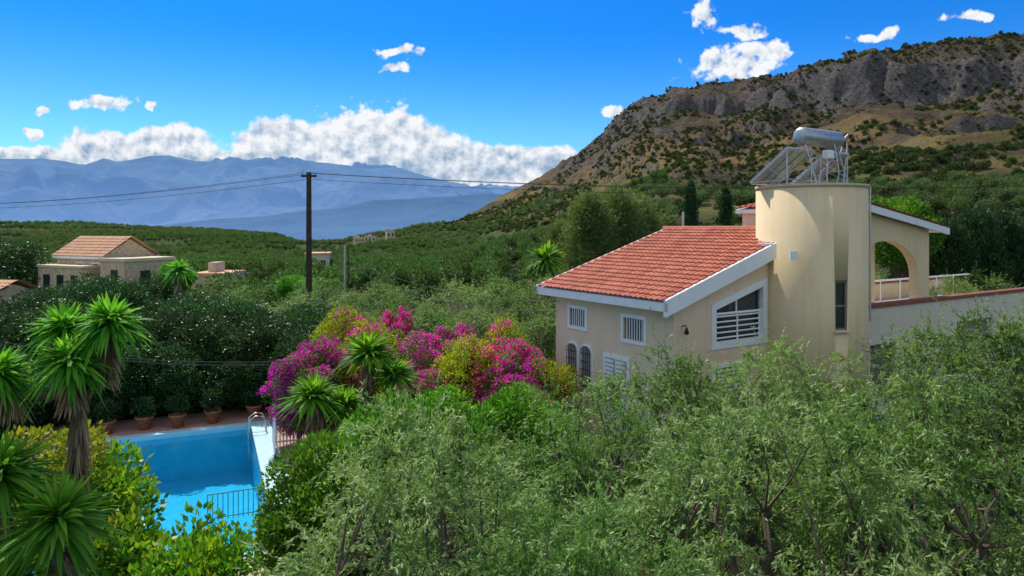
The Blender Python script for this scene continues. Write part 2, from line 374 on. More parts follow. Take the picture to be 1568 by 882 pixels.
def sph(r, n): return unit(r.normal(size=(n, 3)))
def olive(name, seed, mat, H=5.5, R=2.3, ncl=82, ns=22, nl=22, ll=.094, lw=.026, cz=.62):
    r = np.random.default_rng(seed); mb = MB()
    top = np.array([r.normal() * .12, r.normal() * .12, H * .24])
    mb.tube([(0, 0, -.4), (.04, -.03, .3), (-.05, .04, H * .13), top], [.34, .25, .2, .17], 9, 0)
    limbs = []
    for k in range(6):
        a = k * 1.05 + r.normal() * .2; e = np.array([math.cos(a) * R * .5, math.sin(a) * R * .5, H * (.55 + .1 * r.random())])
        p = [top, top * .6 + e * .4 + r.normal(size=3) * .12, e * .75 + top * .25 + r.normal(size=3) * .12, e]
        mb.tube(p, [.12, .09, .07, .05], 6, 0); limbs += [p[2], p[3]]
    limbs = np.array(limbs)
    dr = sph(r, ncl); rad = r.uniform(.5, 1.05, ncl) ** .7
    c = dr * rad[:, None] * np.array([R * .86, R * .86, H * .33]); c[:, :2] *= (1 - .18 * np.clip(c[:, 2:3] / (H * .33), -1, 1))
    c[:, 2] += H * cz
    for q in c:
        k = np.argmin(np.linalg.norm(limbs - q, axis=1)); l = limbs[k]
        mb.tube([l, (l + q) / 2 + r.normal(size=3) * .08 - [0, 0, .05], q], [.03, .018, .008], 4, 0)
    S = ncl * ns; st = np.repeat(c, ns, 0); out = unit(st - np.array([0, 0, H * cz - .3]))
    dirs = unit(out * .75 + r.normal(size=(S, 3)) * .62 + [0, 0, .38]); st = st + r.normal(size=(S, 3)) * .1
    L = r.uniform(.4, 1.0, S); up = r.random(S) < .13; dr_ = np.where(up, .1, r.uniform(.45, 1.0, S)); L = np.where(up, L * 1.15, L)
    tt = r.uniform(.08, 1, (S, nl))
    P = st[:, None] + dirs[:, None] * (L[:, None] * tt)[..., None]; P[..., 2] -= dr_[:, None] * L[:, None] * tt ** 2 * .8
    T = np.repeat(dirs[:, None], nl, 1).copy(); T[..., 2] -= 1.6 * dr_[:, None] * tt
    D = unit(T) * .85 + r.normal(size=T.shape) * .42
    cr = np.repeat(r.random(ncl), ns)
    rnd = np.clip(.3 * cr[:, None] + .2 * r.random(S)[:, None] + .22 * r.random((S, nl)) + .28 * tt, 0, 1)
    n = S * nl; D = unit(D.reshape(-1, 3))
    side = np.cross(D, np.array([0, 0, 1.]) + r.normal(size=(n, 3)) * .55)
    mb.leaves(P.reshape(-1, 3), D, ll * r.uniform(.7, 1.3, n), lw * r.uniform(.7, 1.2, n), r, 1, rnd.ravel(), side)
    return mb.mesh(name, [bark, mat])
def crown(mb, r, cen, rad, ncl, nl, cr, L, W, mat, shell=.5, up=.3, rn=(0, 1), fl=None):
    cen = np.array(cen, float); rad = np.array(rad, float)
    dr = sph(r, ncl); q = cen + dr * rad * (r.uniform(shell, 1.0, ncl) ** .6)[:, None] * (1 - cr / rad.mean() * .5)
    c = np.repeat(q, nl, 0); o = sph(r, len(c)); P = c + o * (cr * r.uniform(.5, 1.05, len(c)) ** .5 * (1 + .35 * r.random(len(c))))[:, None] * np.array([1, 1, .8])
    out = unit(c - cen)
    D = o * .7 + out * .3 + r.normal(size=P.shape) * .5 + [0, 0, up]
    side = np.cross(D, o * .6 + [0, 0, .8] + r.normal(size=P.shape) * .45)
    rr = rn[0] + (rn[1] - rn[0]) * np.clip(.5 * np.repeat(r.random(ncl), nl) + .5 * r.random(len(P)), 0, 1)
    mb.leaves(P, D, L * r.uniform(.7, 1.25, len(P)), W * r.uniform(.75, 1.2, len(P)), r, mat, rr, side)
    return q
def shrub(name, seed, mats, rad=(1.5, 1.5, 1.6), H=3.2, ncl=60, nl=260, cr=.35, L=.12, W=.06, shell=.5, stems=7, fshare=.45):
    r = np.random.default_rng(seed); mb = MB(); cz = H - rad[2]
    q = crown(mb, r, (0, 0, cz), rad, ncl, nl, cr, L, W, 1, shell)
    mb.tube([(0, 0, -.3), (.03, 0, cz * .3), (0, .03, cz * .7)], [.13, .1, .08], 7, 0)
    for k in range(0, ncl, max(1, ncl // (stems * 3))):
        mb.tube([(0, 0, cz * .5), (q[k] + [0, 0, cz]) * .45 - [0, 0, cz * .1], q[k]], [.05, .03, .01], 5, 0)
    for extra in range(2, len(mats)):
        n2_ = len(q) // 2
        for k in r.choice(len(q), n2_, replace=False):
            c = q[k]; n = int(nl * fshare); o = sph(r, n); P = c + o * cr * 1.05
            mb.leaves(P, o + r.normal(size=P.shape) * .6, L * .7, W * 1.1, r, extra)
    return mb.mesh(name, mats)
def lowtree(name, seed, mat, H=4.2, R=1.9, ncl=30, nl=50, L=.36, W=.17):
    r = np.random.default_rng(seed); mb = MB()
    mb.tube([(0, 0, -.8), (.05, 0, H * .2), (0, .05, H * .5)], [.2, .15, .08], 6, 0)
    for k in range(4):
        a = k * 1.6 + r.random(); mb.tube([(0, 0, H * .25), (math.cos(a) * R * .5, math.sin(a) * R * .5, H * .6)], [.09, .03], 4, 0)
    crown(mb, r, (0, 0, H * .58), (R, R, H * .4), ncl, nl, R * .3, L, W, 1, .35, .3)
    return mb.mesh(name, [bark, mat])
def conifer(name, seed, mat, H=9, R=1.6, n=26000, L=.22, W=.05, power=.7, low=.08, droop=0, per=90):
    r = np.random.default_rng(seed); mb = MB()
    mb.tube([(0, 0, -.5), (.03, 0, H * .4), (0, 0, H * .95)], [.2, .14, .03], 7, 0)
    nc = n // per; u = r.random(nc) ** .85; a = r.uniform(0, 6.28, nc); rr = R * (1 - u) ** power * (.55 + .5 * r.random(nc)) * np.minimum(1, .4 + u * 6)
    c = np.stack([np.cos(a) * rr, np.sin(a) * rr, H * (low + u * (1 - low))], 1)
    for k in range(0, nc, 4): mb.tube([(0, 0, c[k, 2] * .9), c[k]], [.04, .01], 4, 0)
    C = np.repeat(c, per, 0); P = C + r.normal(size=C.shape) * [R * .13, R * .13, R * .2]
    out = unit(C * [1, 1, 0] + [1e-4, 0, 0]); D = out * .5 + r.normal(size=P.shape) * .35 + [0, 0, .9 - droop]
    mb.leaves(P, D, L, W, r, 1, np.clip(.5 * np.repeat(r.random(nc), per) + .5 * r.random(len(P)), 0, 1))
    return mb.mesh(name, [bark, mat])
def rosette(mb, r, c, n, L, W, mat, mind=-.5, droop=.5):
    for k in range(n):
        a = r.uniform(0, 6.283); el = math.asin(r.uniform(mind, .98)); l = L * r.uniform(.7, 1.1) * (1 - .25 * max(0, math.sin(el)))
        d = np.array([math.cos(a) * math.cos(el), math.sin(a) * math.cos(el), math.sin(el)])
        sd_ = unit(np.cross(d, [0, 0, 1.]) + r.normal(size=3) * .25); ts = np.array([0, .25, .55, .8, 1.]); wd = np.array([.7, 1, .95, .55, .03]) * W * .5
        p = c + d * (l * ts)[:, None]; p[:, 2] -= droop * r.uniform(.3, 1.3) * l * ts ** 2.2 * (.25 + .6 * math.cos(el))
        V = np.concatenate([p - sd_ * wd[:, None], p + sd_ * wd[:, None]])
        mb.add(V, [(q, q + 1, q + 6, q + 5) for q in range(4)], mat, np.clip(r.random() * .6 + .2 + .3 * el, 0, 1))
def yucca(name, seed, heads, base=(0, 0, 0), L=.8, W=.06, n=120, fork=None, tr=.11, skirt=.9, mind=-.45, droop=.5, beard=0):
    r = np.random.default_rng(seed); mb = MB(); base = np.array(base, float)
    fork = base + [0, 0, 1.5] if fork is None else np.array(fork, float)
    mb.tube([base - [0, 0, .4], (base + fork) / 2 + r.normal(size=3) * .06, fork], [tr * 1.8, tr * 1.3, tr * 1.2], 9, 0)
    for h in heads:
        h = np.array(h, float); md = (fork + h) / 2 + [(h[0] - fork[0]) * .25, (h[1] - fork[1]) * .25, -.1]
        mb.tube([fork, md, h], [tr * 1.1, tr * .9, tr * .8], 8, 0)
        rosette(mb, r, h, n, L, W, 1, mind, droop)
        rosette(mb, r, h + [0, 0, .12 * L], n // 3, L * .8, W, 1, .1, droop * .4)
        m_ = int(n * skirt); tt = r.random(m_) ** .8; P = h + (md - h) * tt[:, None] * .9; a = r.uniform(0, 6.283, m_)
        D = np.stack([np.cos(a) * .45, np.sin(a) * .45, -np.ones(m_)], 1)
        mb.leaves(P + D * .05, D, L * .65 * r.uniform(.6, 1.2, m_), W * .8, r, 2)
    if beard:
        tt = r.random(beard) ** .7; P = fork + (base - fork) * (tt * .32)[:, None] + [0, 0, .15]; a = r.uniform(0, 6.283, beard)
        D = np.stack([np.cos(a) * .22, np.sin(a) * .22, -np.ones(beard)], 1)
        mb.leaves(P + D * [tr, tr, 0] * 3, D, L * r.uniform(.5, 1.1, beard), W * .55, r, 2)
    return mb.mesh(name, [bark, yuc_m, dead_m])

def scatter(name, src, pts, sc, rz):
    me = bpy.data.meshes.new(name); me.vertices.add(len(pts)); me.vertices.foreach_set('co', np.asarray(pts, np.float32).ravel())
    a = me.attributes.new('sc', 'FLOAT', 'POINT'); a.data.foreach_set('value', np.asarray(sc, np.float32))
    a = me.attributes.new('rz', 'FLOAT', 'POINT'); a.data.foreach_set('value', np.asarray(rz, np.float32))
    o = bpy.data.objects.new(name, me); COL.objects.link(o)
    ng = bpy.data.node_groups.new(name + '_gn', 'GeometryNodeTree')
    ng.interface.new_socket('Geometry', in_out='INPUT', socket_type='NodeSocketGeometry')
    ng.interface.new_socket('Geometry', in_out='OUTPUT', socket_type='NodeSocketGeometry')
    gi = ng.nodes.new('NodeGroupInput'); go = ng.nodes.new('NodeGroupOutput')
    ip = ng.nodes.new('GeometryNodeInstanceOnPoints'); oi = ng.nodes.new('GeometryNodeObjectInfo')
    oi.inputs['Object'].default_value = src; oi.inputs['As Instance'].default_value = True; oi.transform_space = 'ORIGINAL'
    na_ = ng.nodes.new('GeometryNodeInputNamedAttribute'); na_.data_type = 'FLOAT'; na_.inputs['Name'].default_value = 'sc'
    nb_ = ng.nodes.new('GeometryNodeInputNamedAttribute'); nb_.data_type = 'FLOAT'; nb_.inputs['Name'].default_value = 'rz'
    cx = ng.nodes.new('ShaderNodeCombineXYZ'); ng.links.new(nb_.outputs['Attribute'], cx.inputs[2])
    ng.links.new(gi.outputs[0], ip.inputs['Points']); ng.links.new(oi.outputs['Geometry'], ip.inputs['Instance'])
    ng.links.new(cx.outputs[0], ip.inputs['Rotation']); ng.links.new(na_.outputs['Attribute'], ip.inputs['Scale'])
    ng.links.new(ip.outputs[0], go.inputs[0])
    md = o.modifiers.new('gn', 'NODES'); md.node_group = ng
    return o

# ------------------------------------------------------------------ FOREGROUND PLANTS
OL = [olive('olive_a', 1, olive_m), olive('olive_b', 2, olive_l), olive('olive_c', 5, olive_m, ncl=88)]
fg = [(-1.3, 9.2, 5.35, .92), (1.2, 12.6, 4.95, .9), (3.3, 14.6, 5.2, .95), (5.8, 15.4, 5.25, .95), (8.3, 14.8, 5.3, 1), (10.9, 16, 5.8, 1.1),
      (3.6, 9.8, 5.4, 1), (6.6, 10.6, 5.5, 1.05), (.9, 7.6, 4.75, .85), (4.3, 6.4, 4.6, .85), (7.8, 7.6, 5.1, .95), (-1.3, 6.2, 4.3, .75), (14, 17.5, 5.9, 1.15),
      (12.3, 12.5, 5.5, 1.05), (-1.0, 13.2, 4.1, .75)]
for k, (x, y, zt, s) in enumerate(fg):
    place('olive_tree', OL[(k * 2 + 1) % 3], (x, y, 0), k * 1.7, (s, s, zt / 5.3))
bgol = [(-15.5, 40, 4.4), (-11, 37, 4.3), (-8.2, 41, 4.6), (-5.5, 36, 4.8), (-2.6, 34, 5.2), (-1, 38, 5.2), (.8, 33, 5.3), (2.2, 37, 5.2), (-4, 31, 4.2), (-19, 44, 4.6), (-7.5, 33, 4.0), (3.5, 42, 5.3), (-12.5, 45, 4.6),
        (-1.3, 29.5, 4.4), (1.4, 29.0, 4.5), (20, 40, 5), (24, 37, 5.2), (28, 41, 5.2), (32, 38, 5.2), (23, 44, 5)]
for k, (x, y, zt) in enumerate(bgol):
    s = .95 + .2 * ((k * 37) % 10) / 10
    place('olive_tree', OL[k % 3], (x, y, 0), k * 2.1, (s, s, zt / 5.3))
SH = shrub('laurel', 21, [bark, bright_m], (1.7, 1.7, 1.9), 3.6, 80, 250, .38, .135, .07)
for (x, y, zt, s) in [(-3.95, 14.8, 3.5, .9), (-3.2, 17.2, 3.8, 1), (-1.6, 18.4, 3.7, .95), (.4, 19.2, 3.6, .9), (-4.5, 17.6, 2.4, .6)]:
    place('laurel_shrub', SH, (x, y, 0), x * 3, (s, s, zt / 3.6))
def boug(name, seed, H, R, share):
    r = np.random.default_rng(seed); mb = MB()
    for k in range(5):
        a = k * 1.3; mb.tube([(0, 0, -.2), (math.cos(a) * .3, math.sin(a) * .3, H * .4), (math.cos(a) * R * .7, math.sin(a) * R * .7, H * .75)], [.07, .05, .02], 5, 0)
    q = crown(mb, r, (0, 0, H * .52), (R, R, H * .48), 80, 150, .34, .10, .06, 1, .5)
    for k in range(26):
        c = q[r.integers(len(q))]; dd = unit(np.array([r.normal(), r.normal(), 1.3])); L = r.uniform(.5, 1.0); t = np.linspace(0, 1, 60)[:, None]
        P = c + dd * L * t - [0, 0, .5] * t ** 2 * L + r.normal(size=(60, 3)) * .05
        mb.leaves(P, r.normal(size=(60, 3)) + dd, .09, .06, r, 2 if r.random() < share else 1)
    for c in q:
        if r.random() < share:
            n = int(r.uniform(90, 240)); o = sph(r, n); o[:, 2] = np.abs(o[:, 2]) * 1.1 - .35; P = c + o * .42 * r.uniform(.75, 1.2, n)[:, None]
            mb.leaves(P, o + r.normal(size=P.shape) * .8, .085, .075, r, 2)
    return mb.mesh(name, [bark, bright_m if share > .4 else ylw_m, boug_m])
B1 = boug('boug_a', 31, 4.2, 1.7, .5); B2 = boug('boug_b', 32, 4.2, 1.7, .12); B3 = boug('boug_c', 33, 4.2, 1.6, .78)
for (me_, x, y, zt, s) in [(B1, -7.5, 25.4, 3.9, .9), (B3, -7.0, 26.4, 4.1, .9), (B3, -7.9, 25.4, 2.5, .6), (B2, -7.0, 28.6, 4.7, 1.05), (B2, -5.6, 26.8, 4.4, 1), (B3, -4.9, 29.2, 5.0, .6), (B1, -3.6, 26.6, 4.3, 1),
                           (B3, -2.3, 27.3, 4.5, .8), (B2, -1.5, 24.8, 4.1, 1), (B3, -.1, 25.6, 4.2, .9), (B3, .3, 24.0, 3.7, .85), (B1, -3.2, 24.4, 3.2, .8), (B2, .9, 22.6, 2.6, .6), (B2, -.3, 27.6, 4.4, .8)]:
    place('bougainvillea', me_, (x, y, 0), x * 2.3, (s, s, zt / 4.2))
place('yellow_shrub', shrub('ylw', 41, [bark, ylw_m], (.8, .8, .9), 3.6, 24, 180, .28, .09, .05), (1.45, 23.7, 0))
place('yucca_plant', yucca('yucca_mid', 51, [(.1, 0, 4.3), (-1.45, -.3, 3.1), (.75, .4, 3.5), (-.7, .3, 2.6)], L=1.1, W=.105, n=190, fork=(-.3, 0, 1.4), tr=.13, skirt=.5, mind=-.3, droop=.4), (-4.35, 20.2, 0))
place('yucca_plant', yucca('yucca_fg', 52, [(.42, .1, 6.78), (-.22, .2, 6.68), (-.8, -.2, 6.2), (.12, -.2, 6.35)], L=.60, W=.056, n=210, fork=(.1, 0, 5.9), tr=.06, skirt=1.2, mind=-.4, droop=.65, beard=420), (-5.55, 8.6, 0))
place('yucca_plant', yucca('yucca_fg2', 53, [(.05, 0, 4.75), (-.75, .2, 5.2), (-.35, -.4, 4.1)], L=.78, W=.06, n=210, fork=(-.1, 0, 3), tr=.09, skirt=.3), (-5.1, 7.6, 0))
hib = leafmat('hib_leaf', (.045, .14, .012), (.12, .26, .018), (.38, .40, .03), .45, .35)
HB = shrub('hibiscus', 61, [bark, hib], (1.25, 1.25, 1.7), 4.4, 44, 85, .33, .15, .095, .3, 9)
for (x, y, zt, s) in [(-5.2, 10.4, 4.05, .85), (-7.0, 11.6, 4.8, .85), (-5.3, 9.0, 3.8, .8), (-8.2, 12.2, 4.7, 1), (-4.35, 9.7, 4.15, .6), (-6.2, 10.2, 4.3, .7), (-3.35, 8.4, 3.6, .45)]:
    place('hibiscus_shrub', HB, (x, y, 0), x * 4, (s, s, zt / 4.4))
place('yellow_shrub', shrub('ylw2', 42, [bark, ylw_m], (.8, .8, .8), 4.9, 24, 90, .3, .10, .06), (-7.4, 11.0, 0))
place('laurel_shrub', SH, (-3.7, 7.2, 0), 1, (.62, .62, 1.03)); place('laurel_shrub', SH, (-5.1, 6.6, 0), 2, (.6, .6, 1.0))
DK = shrub('carob', 71, [bark, dark_m], (2.6, 2.6, 2.5), 5.2, 110, 240, .55, .16, .08, .45)
CT = shrub('citrus', 72, [bark, dark_m, white_fl], (3.1, 3.1, 2.9), 6.0, 120, 230, .6, .15, .08, .5, fshare=.04)
for (x, y, zt, s) in [(-18.5, 30, 4.6, 1), (-15.2, 31.5, 4.4, 1), (-12.2, 31.6, 4.0, .9), (-9.8, 31, 3.6, .8), (-21.5, 28.5, 5, 1.1), (-13.7, 34.5, 4.6, 1), (-17, 35, 4.8, 1), (-24, 33, 5, 1.1), (-10.5, 34.5, 4.3, .9), (-16.8, 28.6, 3.6, .8), (-8.6, 30.2, 3.2, .7), (-19.5, 25.5, 3.8, .9),
                      (-14.2, 29.6, 3.2, .75), (-11.6, 30.2, 2.6, .7), (5.0, 45, 5.6, .8), (7.6, 44.5, 6.2, .85), (10.2, 46, 6.6, .9), (2.9, 49, 5.6, .8), (-.2, 47, 5.0, .75), (13.0, 50, 7, .9)]:
    place('carob_tree', DK, (x, y, 0), x, (s, s, zt / 5.2))
place('citrus_tree', CT, (-19.6, 32.5, 0), 0, (.9, .9, .96)); place('citrus_tree', CT, (-23.5, 36, 0), 2, (1, 1, .86))
CS = conifer('casuarina', 81, leafmat('casuarina_leaf', (.06, .11, .035), (.12, .18, .055), (.24, .29, .11), .4, .6), 9.8, 2.9, 22000, .42, .06, .55, .12, .5, per=60)
for (x, y, s) in [(5.6, 50, 1.0), (8.2, 52, 1.04), (10.2, 54, .97), (3.8, 54, .8), (12.6, 56, .86)]: place('casuarina_tree', CS, (x, y, 0), x, s)
CY = conifer('cypress', 82, con_m, 11, .95, 16000, .24, .06, .6, .04)
for (x, y, s) in [(15.7, 60, 1.08), (18.8, 60, 1.03), (21.5, 61, .86)]: place('cypress_tree', CY, (x, y, 0), x, s)
LY = conifer('leylandii', 83, con_m, 9, 2.2, 22000, .32, .08, .4, .03)
for k, (x, s) in enumerate([(29.5, .88), (32, .98), (34.6, .95), (37.4, 1.0), (27.3, .7), (40, 1.0), (43, 1.0)]): place('cypress_tree', LY, (x, 46 + (k % 3), 0), x, s)
RT = shrub('roundtree', 84, [bark, bright_m], (3, 3, 2.6), 10.6, 90, 180, .6, .24, .13)
RD = shrub('roundtree_dark', 85, [bark, dark_m], (3.4, 3.4, 3.4), 7.6, 100, 180, .65, .24, .13)
place('broadleaf_tree', RT, (25.5, 45, 0), 0, (.8, .8, .96)); place('broadleaf_tree', RD, (-44.5, 60, 0), 2, (1.1, 1.1, 1)); place('broadleaf_tree', RT, (-27.5, 56, 0), 1, (.5, .5, .5))
place('broadleaf_tree', RD, (-26.5, 51, 0), 1, (.5, .5, .62)); place('broadleaf_tree', RD, (-30.5, 50.5, 0), 1, (.6, .6, .62)); place('broadleaf_tree', RD, (-37, 50, 0), 1, (.6, .6, .6))
for (x, y, s) in [(-17.5, 55, .5), (-15.5, 58, .45)]: place('yellow_shrub', RT, (x, y, 0), x, (s, s, s * .8))
place('palm_tree', yucca('palm', 91, [(0, 0, 5.9)], L=2.0, W=.26, n=110, fork=(0, 0, 3), tr=.16, skirt=.2), (2.3, 46, 0))
place('palm_tree', yucca('palm2', 92, [(0, 0, 4.9)], L=1.5, W=.2, n=110, fork=(0, 0, 3), tr=.16, skirt=.2), (-24.4, 50, 0))

# ------------------------------------------------------------------ ORCHARDS AND HILL SCRUB
r = np.random.default_rng(5)
LT = [lowtree('orchard_tree_a', 101, orch_m), lowtree('orchard_tree_b', 102, leafmat('orchard_leaf_b', (.05, .095, .028), (.10, .165, .05), (.18, .24, .09), .33, .6), 3.8, 2.0)]
srcs = [place('orchard_tree', LT[0], (-26, 62, 0)), place('orchard_tree', LT[1], (-14, 52, 0))]
gx, gy = np.meshgrid(np.arange(-560, 480, 5.8), np.arange(44, 700, 5.8)); gx = gx.ravel() + r.normal(size=gx.size) * .6; gy = gy.ravel() + r.normal(size=gy.size) * .6
d = np.hypot(gx, gy); b = np.arctan2(gx, gy); h = hfun(gx, gy)
hl = np.where(gx / gy > .30, 12 + 14 * fbm(gx / 60, gy / 60, 2, 30), 26 + 20 * fbm(gx / 60, gy / 60, 2, 30))
keep = (np.abs(b) < .95) & (d > 47) & (d < np.where(b < -.1, 720, 560)) & (fbm(gx / 45, gy / 45, 3, 20) > np.where(b < -.1, .36, .43)) & (h < hl) & ~((gx > -44) & (gx < -24) & (gy > 44) & (gy < 80)) & ~((gx < 46) & (gy < 64) & (gx > 2))
keep &= (r.random(gx.size) < .93)
gx, gy, h, d = gx[keep], gy[keep], h[keep], d[keep]; k2 = fbm(gx / 80, gy / 80, 2, 40) + r.normal(size=gx.size) * .06 > .5
for q, msk in ((0, k2), (1, ~k2)):
    n = msk.sum(); scatter('olive_grove', srcs[q], np.stack([gx[msk], gy[msk], h[msk] - .1], 1), r.uniform(.65, 1.1, n), r.uniform(0, 6.28, n))
bs = MB(); rr_ = np.random.default_rng(9); crown(bs, rr_, (0, 0, .42), (.75, .75, .5), 12, 22, .34, .33, .20, 0, .2, .4)
sb = place('hill_shrub', bs.mesh('hill_shrub', [shrub_m]), (30, 70, float(hfun(np.array([30.]), np.array([70.]))[0])))
n = 38000; bb = r.uniform(-.15, .9, n); dd = np.sqrt(r.uniform(90 ** 2, 700 ** 2, n)); x = dd * np.sin(bb); y = dd * np.cos(bb); h = hfun(x, y)
k = (h > 6) & (fbm(x / 25, y / 25, 3, 50) > .41) & ~((y < 100) & (x < 40)); x, y, h = x[k], y[k], h[k]; n = len(x)
scatter('hillside_scrub', sb, np.stack([x, y, h], 1), (.45 + 1.5 * r.random(n) ** 2.6), r.uniform(0, 6.28, n))
n = 2500; bb = r.uniform(-.75, .75, n); dd = np.sqrt(r.uniform(45 ** 2, 240 ** 2, n)); x = dd * np.sin(bb); y = dd * np.cos(bb)
k = ~((x > 2) & (x < 46) & (y < 64)) & ~((x > -44) & (x < -24) & (y < 80)) & (fbm(x / 20, y / 20, 2, 60) > .5); x, y = x[k], y[k]; n = len(x)
scatter('hedgerow', sb, np.stack([x, y, hfun(x, y)], 1), r.uniform(.8, 2.4, n), r.uniform(0, 6.28, n))

# ------------------------------------------------------------------ HOUSE
wall_m = pmat('stucco_peach', (.74, .56, .40), (.79, .62, .46), 1.2, .9, .25, 60, streak=True)
wall_y = pmat('stucco_cream', (.70, .54, .32), (.75, .60, .38), 1.0, .9, .25, 60, streak=True)
trim = pmat('white_trim', (.72, .74, .77), (.80, .82, .84), 3, .7, .1, 50)
white = pmat('white_paint', (.78, .79, .80), (.84, .85, .86), 5, .5)
glass = pmat('window_glass', (.02, .028, .035), (.04, .05, .06), 2, .08, spec=.8)
black = pmat('black_iron', (.015, .015, .015), (.03, .03, .03), 10, .6)
brown = pmat('coping_brown', (.20, .07, .04), (.27, .10, .06), 6, .7, .2)
silver = pmat('galvanised_steel', (.42, .43, .44), (.55, .56, .57), 12, .35, metal=.7)
tankm = pmat('tank_steel', (.36, .37, .38), (.50, .51, .52), 5, .4, metal=.6)
panelb = pmat('collector_back', (.42, .44, .42), (.56, .57, .55), 3, .5, metal=0)
panelf = pmat('collector_glass', (.015, .02, .04), (.03, .035, .06), 3, .1, spec=.8)
m, nt, nodes, links = newmat('terracotta_tile')
at = nodes.new('ShaderNodeAttribute'); at.attribute_name = 'rnd'
rp = nodes.new('ShaderNodeValToRGB'); e = rp.color_ramp.elements; e[0].color = (.38, .11, .068, 1); e[1].color = (.58, .20, .13, 1)
links.new(at.outputs['Fac'], rp.inputs[0]); tcn = nodes.new('ShaderNodeTexCoord').outputs['Object']
cc = mixc(nt, mrange(nt, noise(nt, tcn, 1.1, 6, .65), .45, .75, 0, .45), rp.outputs[0], (.27, .13, .095))
pr = nodes.new('ShaderNodeBsdfPrincipled'); pr.inputs['Roughness'].default_value = .8; pr.inputs['Specular IOR Level'].default_value = .2; links.new(cc, pr.inputs['Base Color'])
oo = nodes.new('ShaderNodeOutputMaterial'); links.new(pr.outputs[0], oo.inputs[0]); tile = m

def tiles(name, o0, du, lu, dv, lv, parent, mat=tile, tw=.235, tl=.36, amp=.05):
    """barrel tiles: o0 eave corner, du unit along eave, dv unit up the slope"""
    o0 = np.array(o0, float); du = np.array(du, float); dv = unit(np.array(dv, float)); nn = np.cross(du, dv)
    if nn[2] < 0: nn = -nn
    nc = max(1, round(lu / tw)); tw = lu / nc; ncr = max(1, round(lv / tl)); tl = lv / ncr; K = 8
    cc = np.arange(nc * K + 1) / K * tw; prof = amp * np.abs(np.cos(math.pi * cc / tw)) ** .8 * 1.0
    V = []; Rn = []; rg = np.random.default_rng(3)
    for c in range(ncr):
        rnd = np.repeat(rg.random(nc + 1), K)[K // 2:K // 2 + len(cc)]
        for v, lift in ((c * tl - (.02 if c else .0), .045), ((c + 1) * tl, .004)):
            V.append(o0 + du * cc[:, None] + dv * v + nn * (prof + lift)[:, None]); Rn.append(rnd)
    V = np.concatenate(V); Rn = np.concatenate(Rn); n = len(cc); mb = MB()
    i, j = np.meshgrid(np.arange(2 * ncr - 1), np.arange(n - 1), indexing='ij')
    mb.add(V, np.stack([i * n + j, i * n + j + 1, (i + 1) * n + j + 1, (i + 1) * n + j], -1).reshape(-1, 4), 0, Rn)
    return mb.build(name, [mat], parent=parent)

HA = math.atan2(.536, .844)
H = empty('villa', (4.52, 20, 0), HA)
rz_ = lambda t: 5.8 + .32 * t
mw = extr('walls', [(.6, -.3), (7.2, -.3), (7.2, 7.7), (6.7, 7.7), (.6, 5.72)], 'y', .3, 6.3, wall_m, H)
gw = extr('c', [(2.42, 4.36), (4.78, 4.36), (4.78, 6.12), (2.42, 5.46)], 'y', .1, .55, None)
c2 = box('c', .5, .75, 4.5, 5.4, 4.5, 5.12, None); c3 = box('c', .5, .75, 1.55, 2.5, 4.4, 5.1, None)
cut(mw, [gw, c2, c3])
extr('roof_slab', [(0, 5.62), (0, 5.8), (6.7, rz_(6.7)), (9.6, rz_(6.7) - 2.9 * .3), (9.6, rz_(6.7) - 2.9 * .3 - .18), (6.7, rz_(6.7) - .18)], 'y', .06, 6.54, trim, H)
extr('eave_fascia', [(-.06, 5.56), (0, 5.56), (0, 5.82), (-.06, 5.82)], 'y', -.06, 6.66, trim, H)
extr('barge_board', [(-.06, 5.40), (5.12, 5.40 + .32 * 5.12 + .02), (5.12, 5.93 + .32 * 5.12), (-.06, 5.9)], 'y', -.06, .055, trim, H)
extr('barge_board_back', [(-.06, 5.56), (6.7, 5.56 + .32 * 6.7), (6.7, 5.9 + .32 * 6.7), (-.06, 5.88)], 'y', 6.545, 6.66, trim, H)
tiles('roof_tiles', (-.08, 0.03, 5.83), (0, 1, 0), 6.5, (1, 0, .32), 6.8 * math.hypot(1, .32), H)
tiles('roof_tiles_rear', (9.6, 0.03, rz_(6.7) - 2.9 * .3 + .03), (0, 1, 0), 6.5, (-1, 0, .3), 2.9 * math.hypot(1, .3), H)
mb = MB()
for q in np.arange(0, 6.55, .4): mb.tube([(6.7, q, rz_(6.7) + .05), (6.7, q + .42, rz_(6.7) + .07)], [.115, .10], 10)
mb.build('ridge_tiles', [tile], parent=H, smooth=True)
def ring(name, outer, inner, y0, y1, mat):
    mb = MB(); n = len(outer); V = [(p[0], y, p[1]) for y in (y0, y1) for p in outer] + [(p[0], y, p[1]) for y in (y0, y1) for p in inner]
    F = []
    for i in range(n):
        j = (i + 1) % n
        F += [(i, j, 2 * n + j, 2 * n + i), (i, j, n + j, n + i), (2 * n + i, 2 * n + j, 3 * n + j, 3 * n + i), (n + i, n + j, 3 * n + j, 3 * n + i)]
    mb.add(V, F); return mb.build(name, [mat], parent=H)
ring('gable_window_surround', [(2.25, 4.18), (4.95, 4.18), (4.95, 6.36), (2.25, 5.6)], [(2.46, 4.40), (4.74, 4.40), (4.74, 6.07), (2.46, 5.43)], .26, .42, trim)
extr('gable_window_glass', [(2.43, 4.37), (4.77, 4.37), (4.77, 6.1), (2.43, 5.44)], 'y', .5, .52, glass, H)
mb = MB()
for z in np.arange(4.5, 5.25, .17): mb.tube([(2.46, .4, z), (4.74, .4, z)], .028, 5)
for t in (2.5, 3.6, 4.7): mb.tube([(t, .4, 4.4), (t, .4, 5.25)], .03, 5)
mb.tube([(2.46, .4, 5.27), (4.74, .4, 5.27)], .045, 6); mb.tube([(3.6, .44, 5.25), (3.6, .44, 5.75)], .03, 5)
